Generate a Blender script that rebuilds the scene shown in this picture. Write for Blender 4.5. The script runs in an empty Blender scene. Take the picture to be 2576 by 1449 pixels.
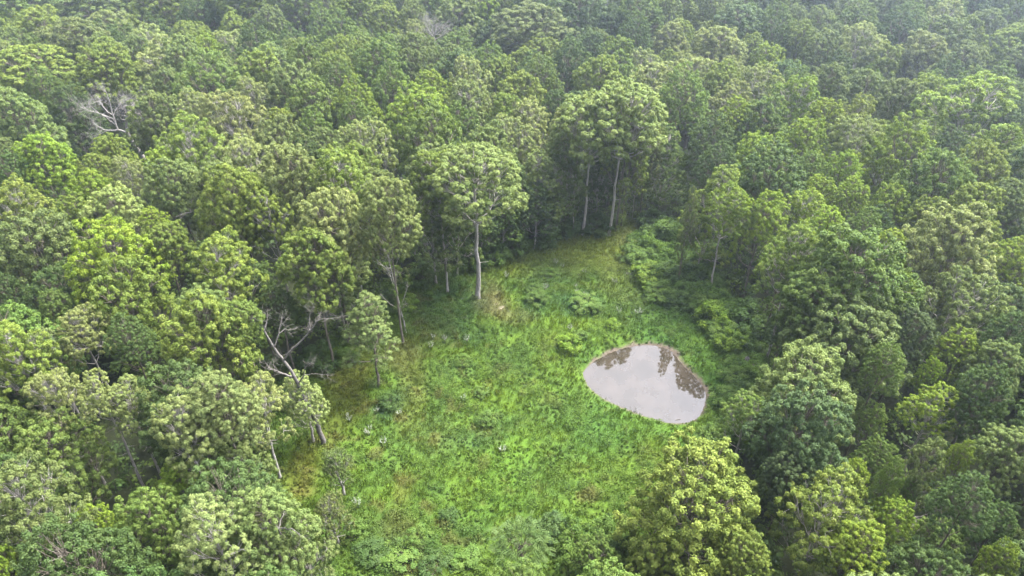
import bpy, math, random
import numpy as np
R_ = math.radians
rng = np.random.default_rng(7)
random.seed(7)
SC = bpy.context.scene
COL = SC.collection

# ------------------------------------------------------------------ camera
CAM_H = 65.0
PITCH = 36.0
cam_d = bpy.data.cameras.new("camera")
cam = bpy.data.objects.new("camera", cam_d); COL.objects.link(cam)
cam.location = (0, 0, CAM_H)
cam.rotation_euler = (R_(90 - PITCH), 0, 0)
cam_d.sensor_width = 36.0; cam_d.lens = 24.0
cam_d.clip_start = 0.5; cam_d.clip_end = 3000
SC.camera = cam

# ------------------------------------------------------------------ sky and sun
SUN_EL, SUN_AZ = 60.0, 52.0          # azimuth clockwise from +Y (ahead of the camera), behind thin cloud
SKY_STRENGTH = 0.12
CLOUD = (6.0, 6.05, 6.9); CLOUD_BASE, CLOUD_GLOW = .22, 2.5
w = bpy.data.worlds.new("World"); SC.world = w; w.use_nodes = True
nt = w.node_tree; N = nt.nodes; Lk = nt.links
bg = N["Background"]; bg.inputs[1].default_value = SKY_STRENGTH
sky = N.new("ShaderNodeTexSky"); sky.sky_type = 'NISHITA'; sky.sun_disc = False
sky.sun_elevation = R_(SUN_EL); sky.sun_rotation = R_(SUN_AZ)
sky.air_density = 1.0; sky.dust_density = 3.0; sky.ozone_density = 1.0
mixn = N.new("ShaderNodeMixRGB"); mixn.inputs[2].default_value = (*CLOUD, 1)
tc = N.new("ShaderNodeTexCoord"); nz = N.new("ShaderNodeTexNoise"); nz.inputs["Scale"].default_value = 2.2
nz.inputs["Detail"].default_value = 4
mr = N.new("ShaderNodeMapRange"); mr.inputs[1].default_value = .3; mr.inputs[2].default_value = .7
mr.inputs[3].default_value = .80; mr.inputs[4].default_value = .97
Lk.new(tc.outputs["Generated"], nz.inputs["Vector"]); Lk.new(nz.outputs["Fac"], mr.inputs[0])
# the cloud sheet glows where the sun stands behind it
sv = (math.sin(R_(SUN_AZ)) * math.cos(R_(SUN_EL)), math.cos(R_(SUN_AZ)) * math.cos(R_(SUN_EL)), math.sin(R_(SUN_EL)))
vn = N.new("ShaderNodeVectorMath"); vn.operation = 'NORMALIZE'; vd = N.new("ShaderNodeVectorMath"); vd.operation = 'DOT_PRODUCT'; vd.inputs[1].default_value = sv
g1 = N.new("ShaderNodeMapRange"); g1.inputs[1].default_value = -.2; g1.inputs[2].default_value = 1.0; g1.inputs[3].default_value = 0; g1.inputs[4].default_value = 1
g2 = N.new("ShaderNodeMath"); g2.operation = 'POWER'; g2.inputs[1].default_value = 2.6
g3 = N.new("ShaderNodeMath"); g3.operation = 'MULTIPLY_ADD'; g3.inputs[1].default_value = CLOUD_GLOW; g3.inputs[2].default_value = CLOUD_BASE
gs = N.new("ShaderNodeVectorMath"); gs.operation = 'SCALE'; gs.inputs[0].default_value = CLOUD
Lk.new(tc.outputs["Generated"], vn.inputs[0]); Lk.new(vn.outputs[0], vd.inputs[0]); Lk.new(vd.outputs["Value"], g1.inputs[0])
Lk.new(g1.outputs[0], g2.inputs[0]); Lk.new(g2.outputs[0], g3.inputs[0]); Lk.new(g3.outputs[0], gs.inputs["Scale"]); Lk.new(gs.outputs[0], mixn.inputs[2])
Lk.new(mr.outputs[0], mixn.inputs[0]); Lk.new(sky.outputs[0], mixn.inputs[1]); Lk.new(mixn.outputs[0], bg.inputs[0])

sd = bpy.data.lights.new("sun", 'SUN'); sd.energy = 4.6; sd.angle = R_(28); sd.color = (1, .955, .85)
sun = bpy.data.objects.new("sun", sd); COL.objects.link(sun)
sun.rotation_euler = (R_(90 - SUN_EL), 0, R_(180 - SUN_AZ))
HAZE_DENSITY = 0.00064

SC.view_settings.view_transform = 'Standard'; SC.view_settings.look = 'None'
SC.view_settings.exposure = 2.60; SC.view_settings.gamma = 1.0; SC.view_settings.use_curve_mapping = False
SC.render.engine = 'CYCLES'
cy = SC.cycles
cy.max_bounces = 6; cy.diffuse_bounces = 3; cy.glossy_bounces = 2; cy.transmission_bounces = 3
cy.volume_bounces = 0; cy.transparent_max_bounces = 4
cy.use_denoising = True; cy.denoiser = 'OPENIMAGEDENOISE'; cy.denoising_input_passes = 'RGB_ALBEDO_NORMAL'; cy.denoising_prefilter = 'ACCURATE'; cy.use_adaptive_sampling = True; cy.adaptive_threshold = 0.02
cy.caustics_reflective = False; cy.caustics_refractive = False
SC.render.film_transparent = False; SC.render.filter_size = 1.2

# ------------------------------------------------------------------ geometry of the view (used to survey positions off the photograph)
CT, ST = math.cos(R_(PITCH)), math.sin(R_(PITCH))
FOC = 2576 * 24 / 36
def ray(px, py):
    a, b = (px - 1288) / FOC, -(py - 724.5) / FOC
    return np.array([a, CT + b * ST, -ST + b * CT])
def at_z(px, py, z):
    d = ray(px, py); t = (z - CAM_H) / d[2]; return d * t + np.array([0, 0, CAM_H])
def at_y(px, py, y):
    d = ray(px, py); t = y / d[1]; return d * t + np.array([0, 0, CAM_H])
def proj(p):
    x, y, z = p[0], p[1], p[2] - CAM_H
    dep = y * CT - z * ST; up = y * ST + z * CT
    return 1288 + FOC * x / dep, 724.5 - FOC * up / dep, dep

# ------------------------------------------------------------------ noise, distance fields
_lat = np.random.default_rng(99).random((256, 256))
def vnoise(x, y):
    xi = np.floor(x).astype(int); yi = np.floor(y).astype(int)
    fx = x - xi; fy = y - yi
    fx = fx * fx * (3 - 2 * fx); fy = fy * fy * (3 - 2 * fy)
    g = lambda a, b: _lat[a & 255, b & 255]
    return ((g(xi, yi) * (1 - fx) + g(xi + 1, yi) * fx) * (1 - fy) + (g(xi, yi + 1) * (1 - fx) + g(xi + 1, yi + 1) * fx) * fy)
def fbm(x, y, s, o=4, off=0.0):
    x = np.asarray(x, float) / s + 37.1 + off; y = np.asarray(y, float) / s + 11.7 + off * 1.7
    t = 0; a = 1; n = 0
    for k in range(o):
        t = t + a * vnoise(x * 2**k + k * 17, y * 2**k + k * 31); n += a; a *= .5
    return t / n
def sdf(poly, x, y):                 # negative inside
    x = np.asarray(x, float); y = np.asarray(y, float)
    d = np.full(x.shape, 1e18); ins = np.zeros(x.shape, bool); n = len(poly)
    for i in range(n):
        ax, ay = poly[i]; bx, by = poly[(i + 1) % n]
        ex, ey = bx - ax, by - ay
        t = np.clip(((x - ax) * ex + (y - ay) * ey) / (ex * ex + ey * ey + 1e-12), 0, 1)
        d = np.minimum(d, (x - ax - t * ex)**2 + (y - ay - t * ey)**2)
        c = ((ay > y) != (by > y)) & (x < (bx - ax) * (y - ay) / (by - ay + 1e-12) + ax)
        ins ^= c
    return np.where(ins, -1, 1) * np.sqrt(d)
def sstep(a, b, x):
    t = np.clip((x - a) / (b - a), 0, 1); return t * t * (3 - 2 * t)

BANK_PX = [(1575,600),(1650,560),(1730,600),(1800,690),(1870,780),(1915,860),(1930,950),(1865,1050),(1832,990),(1828,900),(1790,850),(1740,790),(1655,745),(1605,690)]
CLEAR_PX = [(830,1480),(760,1320),(690,1230),(680,1120),(690,1010),(720,930),(850,870),(960,790),(1000,715),(1100,703),(1180,680),(1290,640),
            (1420,592),(1530,578),(1640,548),(1720,600),(1780,690),(1850,780),(1900,850),(1925,950),(1860,1050),(1790,1110),
            (1700,1180),(1640,1300),(1640,1480)]
POND_PX = [(1467,935),(1480,922),(1497,908),(1530,890),(1570,876),(1600,871),(1625,869),(1650,871),(1672,876),(1690,885),(1704,903),
           (1722,924),(1742,942),(1758,960),(1771,977),(1776,993),(1773,1012),(1768,1030),(1760,1046),(1748,1056),(1728,1063),(1700,1065),
           (1675,1062),(1650,1055),(1620,1046),(1595,1036),(1565,1024),(1540,1013),(1515,1000),(1495,985),(1480,970),(1471,953)]
CLEAR = [tuple(at_z(a, b, 0)[:2]) for a, b in CLEAR_PX]
WATER_Z = -0.45
POND = [tuple(at_z(a, b, WATER_Z)[:2]) for a, b in POND_PX]

def ground(x, y):
    x = np.asarray(x, float); y = np.asarray(y, float)
    c = sdf(CLEAR, x, y); p = sdf(POND, x, y)
    far = sstep(5, 40, c)
    z = (fbm(x, y, 34, 3) - .5) * 5.0 * far
    z = z - 6.5 * np.exp(-((y - 172 + .22 * x) / 17)**2) * far + 4.0 * sstep(185, 260, y)
    z = z + (fbm(x, y, 3.0, 3, 5) - .5) * .35 * (1 - sstep(-1, 6, c)) * sstep(.5, 4, p)
    bank = np.where(p > 0, -0.45 + .45 * sstep(0, 2.2, p + .15), -.45 - .9 * sstep(0, 3, -p) - .1 * sstep(0, .4, -p))
    k = sstep(0.6, 3.2, p)
    return z * k + bank * (1 - sstep(2.0, 3.2, p))
def gz(x, y): return float(ground(np.array([x]), np.array([y]))[0])

# ------------------------------------------------------------------ materials
def new_mat(name):
    m = bpy.data.materials.new(name); m.use_nodes = True
    return m, m.node_tree.nodes, m.node_tree.links, m.node_tree.nodes["Principled BSDF"]

def leaf_mat(name, from_attr, rough=.62, transl=.27, spec=.14):
    """colour = the plant's own colour (object colour, or a per-vertex species colour) varied leaf by leaf"""
    m, n, l, p = new_mat(name)
    v = n.new("ShaderNodeAttribute"); v.attribute_name = "leafvar"
    if from_attr:
        c = n.new("ShaderNodeAttribute"); c.attribute_name = "species"; cout = c.outputs["Color"]
    else:
        c = n.new("ShaderNodeObjectInfo"); ic = n.new("ShaderNodeAttribute"); ic.attribute_type = 'INSTANCER'; ic.attribute_name = "species"
        fi = n.new("ShaderNodeAttribute"); fi.attribute_type = 'INSTANCER'; fi.attribute_name = "far"
        cm = n.new("ShaderNodeMixRGB"); l.new(fi.outputs["Fac"], cm.inputs[0]); l.new(c.outputs["Color"], cm.inputs[1]); l.new(ic.outputs["Color"], cm.inputs[2])
        cout = cm.outputs[0]
    sep = n.new("ShaderNodeSeparateColor"); l.new(v.outputs["Color"], sep.inputs[0])
    h = n.new("ShaderNodeHueSaturation")
    a = n.new("ShaderNodeMapRange"); a.inputs[3].default_value = .510; a.inputs[4].default_value = .478
    b = n.new("ShaderNodeMapRange"); b.inputs[3].default_value = .74; b.inputs[4].default_value = 1.30
    l.new(sep.outputs[0], a.inputs[0]); l.new(sep.outputs[1], b.inputs[0])
    l.new(a.outputs[0], h.inputs["Hue"]); l.new(b.outputs[0], h.inputs["Value"]); l.new(cout, h.inputs["Color"])
    l.new(h.outputs[0], p.inputs["Base Color"])
    p.inputs["Roughness"].default_value = rough; p.inputs["Specular IOR Level"].default_value = spec
    t = n.new("ShaderNodeBsdfTranslucent")
    t2 = n.new("ShaderNodeMixRGB"); t2.blend_type = 'MULTIPLY'; t2.inputs[0].default_value = 1; t2.inputs[2].default_value = (1.25, 1.3, .55, 1)
    l.new(h.outputs[0], t2.inputs[1]); l.new(t2.outputs[0], t.inputs[0])
    mx = n.new("ShaderNodeMixShader"); mx.inputs[0].default_value = transl
    l.new(p.outputs[0], mx.inputs[1]); l.new(t.outputs[0], mx.inputs[2])
    l.new(mx.outputs[0], n["Material Output"].inputs[0])
    return m
M_LEAF = leaf_mat("leaves", False)
M_WEED = leaf_mat("weeds", True, rough=.65, transl=.36, spec=.12)

def bark_mat(name, c1, c2, scale=1.5):
    m, n, l, p = new_mat(name)
    tcx = n.new("ShaderNodeTexCoord"); mp = n.new("ShaderNodeMapping"); mp.inputs["Scale"].default_value = (scale, scale, scale * .22)
    a = n.new("ShaderNodeTexNoise"); a.inputs["Scale"].default_value = 4; a.inputs["Detail"].default_value = 8
    r = n.new("ShaderNodeValToRGB"); r.color_ramp.elements[0].position = .35; r.color_ramp.elements[1].position = .7
    r.color_ramp.elements[0].color = (*c1, 1); r.color_ramp.elements[1].color = (*c2, 1)
    bp = n.new("ShaderNodeBump"); bp.inputs["Distance"].default_value = .04
    l.new(tcx.outputs["Object"], mp.inputs[0]); l.new(mp.outputs[0], a.inputs["Vector"]); l.new(a.outputs["Fac"], r.inputs[0])
    l.new(r.outputs[0], p.inputs["Base Color"]); l.new(a.outputs["Fac"], bp.inputs["Height"]); l.new(bp.outputs[0], p.inputs["Normal"])
    p.inputs["Roughness"].default_value = .9; p.inputs["Specular IOR Level"].default_value = .15
    return m
M_BARK = bark_mat("grey_bark", (.06, .05, .04), (.17, .15, .125))
M_PALE = bark_mat("pale_bark", (.15, .14, .125), (.34, .32, .30))
M_DEAD = bark_mat("weathered_deadwood", (.06, .054, .05), (.17, .158, .146), 3)

M_SILVER = bark_mat("silver_deadwood", (.12, .112, .108), (.29, .275, .265), 3)

# ------------------------------------------------------------------ mesh helpers
def mesh_np(name, V, Q, mat, attrs=None, tris=None):
    me = bpy.data.meshes.new(name)
    V = np.asarray(V, np.float32); Q = np.asarray(Q, np.int32).reshape(-1, 4)
    nq = len(Q); me.vertices.add(len(V)); me.vertices.foreach_set("co", V.ravel())
    me.loops.add(nq * 4); me.loops.foreach_set("vertex_index", Q.ravel())
    me.polygons.add(nq); me.polygons.foreach_set("loop_start", np.arange(nq, dtype=np.int32) * 4)
    try: me.polygons.foreach_set("loop_total", np.full(nq, 4, np.int32))
    except Exception: pass
    me.update(calc_edges=True)
    for k, A in (attrs or {}).items():
        at = me.attributes.new(k, 'FLOAT_COLOR', 'POINT')
        B = np.ones((len(V), 4), np.float32); B[:, :A.shape[1]] = A
        at.data.foreach_set("color", B.ravel())
    me.materials.append(mat)
    return me

def norm(v): return v / (np.linalg.norm(v, axis=-1, keepdims=True) + 1e-9)

def leaf_quads(C, Nn, A, L, W, droop=.25):
    """C centres, Nn normals, A long axis, L length, W width -> verts (4 per leaf), each leaf folded along its midrib"""
    Nn = norm(Nn); A = norm(A - Nn * np.sum(A * Nn, -1, keepdims=True)); B = np.cross(Nn, A)
    L = np.asarray(L)[:, None]; W = np.asarray(W)[:, None]
    p0 = C - A * L * .5; p2 = C + A * L * .5 - Nn * L * droop
    p1 = C + B * W * .5 + Nn * W * .12 - A * L * .05; p3 = C - B * W * .5 + Nn * W * .12 - A * L * .05
    return np.stack([p0, p1, p2, p3], 1).reshape(-1, 3)

def clump_leaves(r, cc, cr, out, n, L, W, up=.45, spread=.8, flat=.78, droop=.25, cval=None):
    """leaves spread through the shell of clumps: cc centres (m,3), cr radii (m,), out outward dirs (m,3), n leaves each"""
    m = len(cc); out = norm(out)
    d = norm(np.repeat(out * .55 + np.array([0, 0, up]), n, 0) + r.normal(0, spread, (m * n, 3)))
    rad = np.repeat(cr, n)[:, None] * (r.random((m * n, 1)) ** .45)
    C = np.repeat(cc, n, 0) + d * rad * np.array([1, 1, flat])
    Nn = norm(d * .55 + np.array([0, 0, .5]) + r.normal(0, .30, (m * n, 3)))
    A = norm(d + r.normal(0, .5, (m * n, 3)) + np.array([0, 0, -.25]))
    l = L * r.uniform(.7, 1.3, m * n); wv = W * r.uniform(.7, 1.3, m * n)
    V = leaf_quads(C, Nn, A, l, wv, droop)
    cv = np.repeat(r.random(m) if cval is None else cval, n)
    hue = np.clip(.55 * cv + .45 * r.random(m * n), 0, 1)
    val = np.clip(.35 * cv + .65 * r.random(m * n), 0, 1)
    at = np.repeat(np.stack([hue, val, r.random(m * n)], 1), 4, 0)
    return V, at

def tubes(paths):
    """paths: list of (points (k,3), radii (k,), sides) -> verts, quads"""
    V = []; Q = []; o = 0
    for P, Rr, s in paths:
        P = np.asarray(P, float); k = len(P)
        T = np.gradient(P, axis=0); T = norm(T)
        ref = np.array([0, 0, 1.0]) if abs(T[0][2]) < .9 else np.array([1.0, 0, 0])
        U = norm(np.cross(T, ref)); W = np.cross(T, U)
        ang = np.arange(s) * 2 * math.pi / s
        ring = (U[:, None] * np.cos(ang)[None, :, None] + W[:, None] * np.sin(ang)[None, :, None]) * np.asarray(Rr)[:, None, None] + P[:, None]
        V.append(ring.reshape(-1, 3))
        i = np.arange(k - 1)[:, None] * s; j = np.arange(s)[None]
        a = i + j; b = i + (j + 1) % s
        Q.append((np.stack([a, b, b + s, a + s], -1).reshape(-1, 4)) + o); o += k * s
    return np.concatenate(V), np.concatenate(Q)

def curve(p0, p1, n, bend=(0, 0, 0), wob=0, r=None):
    t = np.linspace(0, 1, n)[:, None]
    P = (1 - t) * np.asarray(p0) + t * np.asarray(p1) + 4 * t * (1 - t) * np.asarray(bend)
    if wob and r is not None: P[1:] += r.normal(0, wob, (n - 1, 3))
    return P

def fib(n, r, jit=.25):
    i = np.arange(n) + .5; ph = np.arccos(1 - 2 * i / n); th = math.pi * (1 + 5**.5) * i + r.random() * 6
    d = np.stack([np.cos(th) * np.sin(ph), np.sin(th) * np.sin(ph), np.cos(ph)], 1)
    return norm(d + r.normal(0, jit, d.shape))

# ------------------------------------------------------------------ tree models (nominal: 22 m tall, 6 m crown radius)
H0, R0 = 22.0, 6.0
def tree_model(seed, zb=8.5, lobes=15, lr=(1.7, 2.7), clumps=20, cr=(.6, 1.05), leaves=95, L=.40, W=.23, shape='dome', up=.45, spread=.8,
               bare=0.0, trunk_r=.26, mat=None, skirt=0, asym=.25, dens=1.0, flat=.78, droop=.25):
    r = np.random.default_rng(seed)
    top = H0
    # envelope
    LC = []; LR = []
    n = lobes; ga = math.pi * (3 - 5**.5); ph0 = r.random() * 6
    asx = 1 + r.normal(0, .5) * asym * .5
    for i in range(n):
        t = ((i + .5) / n)                        # 0 top .. 1 base
        a = ph0 + i * ga + r.normal(0, .25)
        if shape == 'dome': z = top - 1.9 - (top - zb - 3.2) * t**1.25; e = R0 * math.sqrt(max(0, 1 - (1 - t**.85)**2)) * (1 - .12 * max(0, t - .7) / .3)
        elif shape == 'ovate': z = top - 1.4 - (top - zb - 2.2) * t; e = R0 * (math.sin(min(1, t * 1.25) * math.pi * .5)**.8)
        elif shape == 'umbrella': z = top - 1.6 - (top - zb - 2.4) * t**1.6 * .9; e = R0 * math.sqrt(max(0, 1 - (1 - t)**2))
        elif shape == 'narrow': z = top - 1.2 - (top - zb - 1.5) * t; e = R0 * (.35 + .65 * math.sin(min(1, t * 1.3) * math.pi * .5)) * .8
        k = r.uniform(*lr)
        e2 = max(0, e - k * .8) * r.uniform(.82, 1.12)
        LC.append([math.cos(a) * e2 * asx, math.sin(a) * e2 / asx, z + r.normal(0, .55)]); LR.append(k)
    if shape != 'umbrella' and bare < .3:         # the heart of the crown
        for q in range(3): LC.append([r.normal(0, .6), r.normal(0, .6), zb + (top - zb) * (.3 + .2 * q)]); LR.append(2.2)
    LC = np.array(LC); LR = np.array(LR)
    cc = []; crr = []; out = []; par = []
    for i in range(len(LC)):
        d = fib(int(clumps * (LR[i] / 2.2)**1.6) + 3, r)
        axis = LC[i] - np.array([0, 0, LC[i][2] - 1.5]); axis = norm(axis[None])[0]
        p = LC[i] + d * LR[i] * r.uniform(.75, 1.12, (len(d), 1)) * np.array([1, 1, .85])
        keep = (d @ axis > -.45) & (d[:, 2] > -.75)
        for j in range(len(LC)):
            if j != i: keep &= np.linalg.norm((p - LC[j]) / np.array([1, 1, .85]), axis=1) > LR[j] * .62
        keep &= r.random(len(d)) > bare
        cc.append(p[keep]); out.append(d[keep]); crr.append(r.uniform(*cr, keep.sum())); par += [i] * int(keep.sum())
    cc = np.concatenate(cc); out = np.concatenate(out); crr = np.concatenate(crr); par = np.array(par)
    V, at = clump_leaves(r, cc, crr, out, int(leaves * dens), L, W, up=up, spread=spread, flat=flat, droop=droop)
    if skirt:                                     # leafy sprays and vines low on the trunk
        ks = skirt; a = r.random(ks) * 6.28; zz = r.uniform(.6, zb + 1, ks); rr = r.uniform(.4, 2.2, ks) * (.5 + .5 * zz / zb)
        sc = np.stack([np.cos(a) * rr, np.sin(a) * rr, zz], 1)
        so = norm(np.stack([np.cos(a), np.sin(a), np.zeros(ks)], 1))
        V2, at2 = clump_leaves(r, sc, r.uniform(.5, .9, ks), so, 60, L, W)
        V = np.concatenate([V, V2]); at = np.concatenate([at, at2])
    crown = mesh_np("crown", V, np.arange(len(V)).reshape(-1, 4), M_LEAF, {"leafvar": at})
    # trunk, limbs, twigs
    fork = zb * (1.0 if shape == 'umbrella' else .85)
    lean = r.normal(0, .25, 2)
    ztop = top - 4
    n = 12; tz = np.linspace(-.8, ztop, n)
    tp = np.stack([lean[0] * (tz / top) + np.cumsum(r.normal(0, .10, n)), lean[1] * (tz / top) + np.cumsum(r.normal(0, .10, n)), tz], 1)
    tp[:2, :2] = 0
    tr = trunk_r * (1 - .75 * np.clip(tz / ztop, 0, 1)); tr[0] *= 1.5; tr[1] *= 1.02
    stem = [(tp, tr, 9)]; paths = []
    tpos = lambda z: np.array([np.interp(z, tz, tp[:, 0]), np.interp(z, tz, tp[:, 1]), z])
    for i in range(len(LC)):
        hz = np.clip(LC[i][2] - np.hypot(*LC[i][:2]) * r.uniform(.5, .9) - 1.0, fork, ztop - .3)
        b = tpos(hz)
        if np.linalg.norm(LC[i] - b) < 1: continue
        P = curve(b, LC[i], 7, bend=(0, 0, -r.uniform(.2, .7)), wob=.10, r=r)
        r0 = np.interp(hz, tz, tr) * r.uniform(.42, .62)
        paths.append((P, np.linspace(r0, .05, 7), 5))
        mine = np.where(par == i)[0]
        for j in mine[:11]:
            q = P[r.integers(3, 7)]
            paths.append((curve(q, cc[j] + out[j] * crr[j] * .3, 4, wob=.06, r=r), np.linspace(.045, .014, 4), 3))
    for _ in range(4):                            # short dead stubs under the crown
        z = r.uniform(fork * .45, fork); a = r.random() * 6.28; ln = r.uniform(.5, 1.6); b = tpos(z)
        stem.append((curve(b, b + np.array([math.cos(a) * ln, math.sin(a) * ln, r.uniform(-.2, .5)]), 4, wob=.05, r=r), np.linspace(.05, .015, 4), 4))
    VV, QQ = tubes(stem)
    trunk = mesh_np("trunk", VV, QQ, mat or M_BARK)
    trunk.polygons.foreach_set("use_smooth", np.ones(len(QQ), bool))
    VV, QQ = tubes(paths); limbs = mesh_np("branches", VV, QQ, mat or M_BARK)
    return crown, trunk, limbs, ztop

MODELS = {}
MODELS['oak'] = [tree_model(s, L=0.225, W=0.138, leaves=97, cr=(0.35, 0.63), clumps=46, zb=10.5, lobes=16, lr=(1.8, 2.6)) for s in (11, 12, 13)]
MODELS['ash'] = [tree_model(s, lobes=15, lr=(1.5, 2.4), cr=(0.34, 0.59), clumps=45, leaves=87, bare=.08, L=0.225, W=0.129, zb=10.5, spread=.7, mat=M_PALE) for s in (21, 22, 23)]
MODELS['maple'] = [tree_model(s, lobes=20, lr=(1.5, 2.3), cr=(0.34, 0.55), clumps=43, leaves=78, L=0.207, W=0.138, zb=9.0, asym=.15) for s in (31, 32)]
MODELS['round'] = [tree_model(s, lobes=16, lr=(2.0, 2.8), cr=(0.35, 0.55), clumps=49, leaves=78, L=0.198, W=0.133, zb=10) for s in (41, 42)]
MODELS['narrow'] = [tree_model(s, shape='narrow', lobes=17, lr=(1.2, 2.1), cr=(0.34, 0.59), clumps=30, leaves=78, L=0.234, W=0.152, zb=8, skirt=14) for s in (51, 52)]
MODELS['edge'] = [tree_model(61, shape='ovate', lobes=18, lr=(1.6, 2.5), clumps=35, cr=(0.38, 0.63), leaves=82, zb=5.0, mat=M_PALE, skirt=10, L=0.234, W=0.147, trunk_r=.2)]
MODELS['umbrella'] = [tree_model(71, shape='umbrella', lobes=19, lr=(1.5, 2.3), cr=(0.38, 0.63), clumps=40, leaves=101, zb=12.0, mat=M_PALE, trunk_r=.32, asym=.1, L=0.225, W=0.138)]
MODELS['thin'] = [tree_model(81, shape='narrow', lobes=10, lr=(1.0, 1.8), cr=(0.38, 0.67), clumps=16, leaves=92, zb=6, bare=.3, skirt=26, mat=M_PALE, L=0.234, W=0.138, trunk_r=.18)]

# young tree with feathery, pinnate leaves
def pinnate_model(seed):
    r = np.random.default_rng(seed); Vs = []; As = []
    fr = []
    nf = 620
    d = fib(nf, r, .3); d = d[d[:, 2] > -.35]
    C = []; Nn = []; A = []; var = []
    for q in d:
        base = np.array([q[0] * 5.0, q[1] * 5.0, 15.5 + q[2] * 5.4]) * np.array([1, 1, 1]) + r.normal(0, .7, 3)
        o = norm((q * np.array([1, 1, .3]) + np.array([0, 0, .35]) + r.normal(0, .5, 3))[None])[0]
        side = norm(np.cross(o, [0, 0, 1.0])[None])[0]; ln = r.uniform(.9, 1.5); v = r.random()
        for t in np.linspace(.12, 1, 11):
            c = base + o * ln * t - np.array([0, 0, 1]) * .55 * t * t
            for sg in (-1, 1):
                C.append(c + side * sg * .21); A.append(side * sg + o * .45); Nn.append(np.cross(o, side) * (1 if np.cross(o, side)[2] > 0 else -1) + r.normal(0, .15, 3)); var.append((v * .6 + r.random() * .4, .3 + .6 * v, 0))
    C = np.array(C); V = leaf_quads(C, np.array(Nn), np.array(A), np.full(len(C), .34), np.full(len(C), .12), .15)
    at = np.repeat(np.array(var), 4, 0)
    dc = fib(60, r, .3); dc = dc[dc[:, 2] > -.6]
    Vc, ac = clump_leaves(r, dc * np.array([3.9, 3.9, 4.3]) + np.array([0, 0, 15.2]), np.full(len(dc), 1.1), dc, 70, .34, .16)
    V = np.concatenate([V, Vc]); at = np.concatenate([at, ac])
    cr = mesh_np("crown", V, np.arange(len(V)).reshape(-1, 4), M_LEAF, {"leafvar": at})
    paths = [(curve((0, 0, -.5), (.2, 0, 19), 8, wob=.08, r=r), np.linspace(.2, .04, 8), 8)]
    for q in d[::6]:
        z = r.uniform(9, 17); paths.append((curve((0, 0, z), (q[0] * 3.6, q[1] * 3.6, max(z + .5, 15.5 + q[2] * 4.2)), 5, wob=.08, r=r), np.linspace(.07, .02, 5), 4))
    VV, QQ = tubes(paths[:1]); tr = mesh_np("trunk", VV, QQ, M_BARK); VV, QQ = tubes(paths[1:])
    return cr, tr, mesh_np("branches", VV, QQ, M_BARK), 19
MODELS['feather'] = [pinnate_model(91)]

def bush_model(seed, R=2.0, H=2.4, n=56, leaves=85, L=.18, W=.11):
    r = np.random.default_rng(seed)
    d = fib(n, r, .3); d = d[d[:, 2] > -.25]
    cc = d * np.array([R * .75, R * .75, H * .6]) * r.uniform(.75, 1.15, (len(d), 1)) + np.array([0, 0, H * .32])
    cc = np.concatenate([cc, r.normal(0, .5, (5, 3)) * np.array([R * .5, R * .5, .3]) + [0, 0, H * .5]]); d = np.concatenate([d, np.tile([[0, 0, 1.0]], (5, 1))])
    V, at = clump_leaves(r, cc, r.uniform(.38, .65, len(cc)), d, leaves, L, W)
    f = mesh_np("foliage", V, np.arange(len(V)).reshape(-1, 4), M_LEAF, {"leafvar": at})
    paths = [(curve((0, 0, -.2), c, 5, wob=.05, r=r), np.linspace(.05, .012, 5), 4) for c in cc[::2]]
    VV, QQ = tubes(paths); s = mesh_np("stem", VV, QQ, M_BARK)
    return f, s
BUSH = [bush_model(s) for s in (101, 102, 103)]

# ------------------------------------------------------------------ colours of foliage (real leaf albedo)
FOL = {'G': (.082, .115, .034), 'P': (.122, .152, .050), 'O': (.095, .135, .024), 'L': (.102, .157, .018), 'Y': (.116, .170, .018),
       'M': (.068, .110, .022), 'D': (.043, .074, .019), 'B': (.053, .086, .030)}
CNAME = {'G': 'grey-green', 'P': 'pale sage', 'O': 'olive-green', 'L': 'lime-green', 'Y': 'bright yellow-green', 'M': 'mid-green', 'D': 'dark green', 'B': 'blue-green'}
DEFMODEL = {'G': 'oak', 'P': 'ash', 'O': 'oak', 'L': 'maple', 'Y': 'maple', 'M': 'round', 'D': 'round', 'B': 'oak'}

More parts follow.
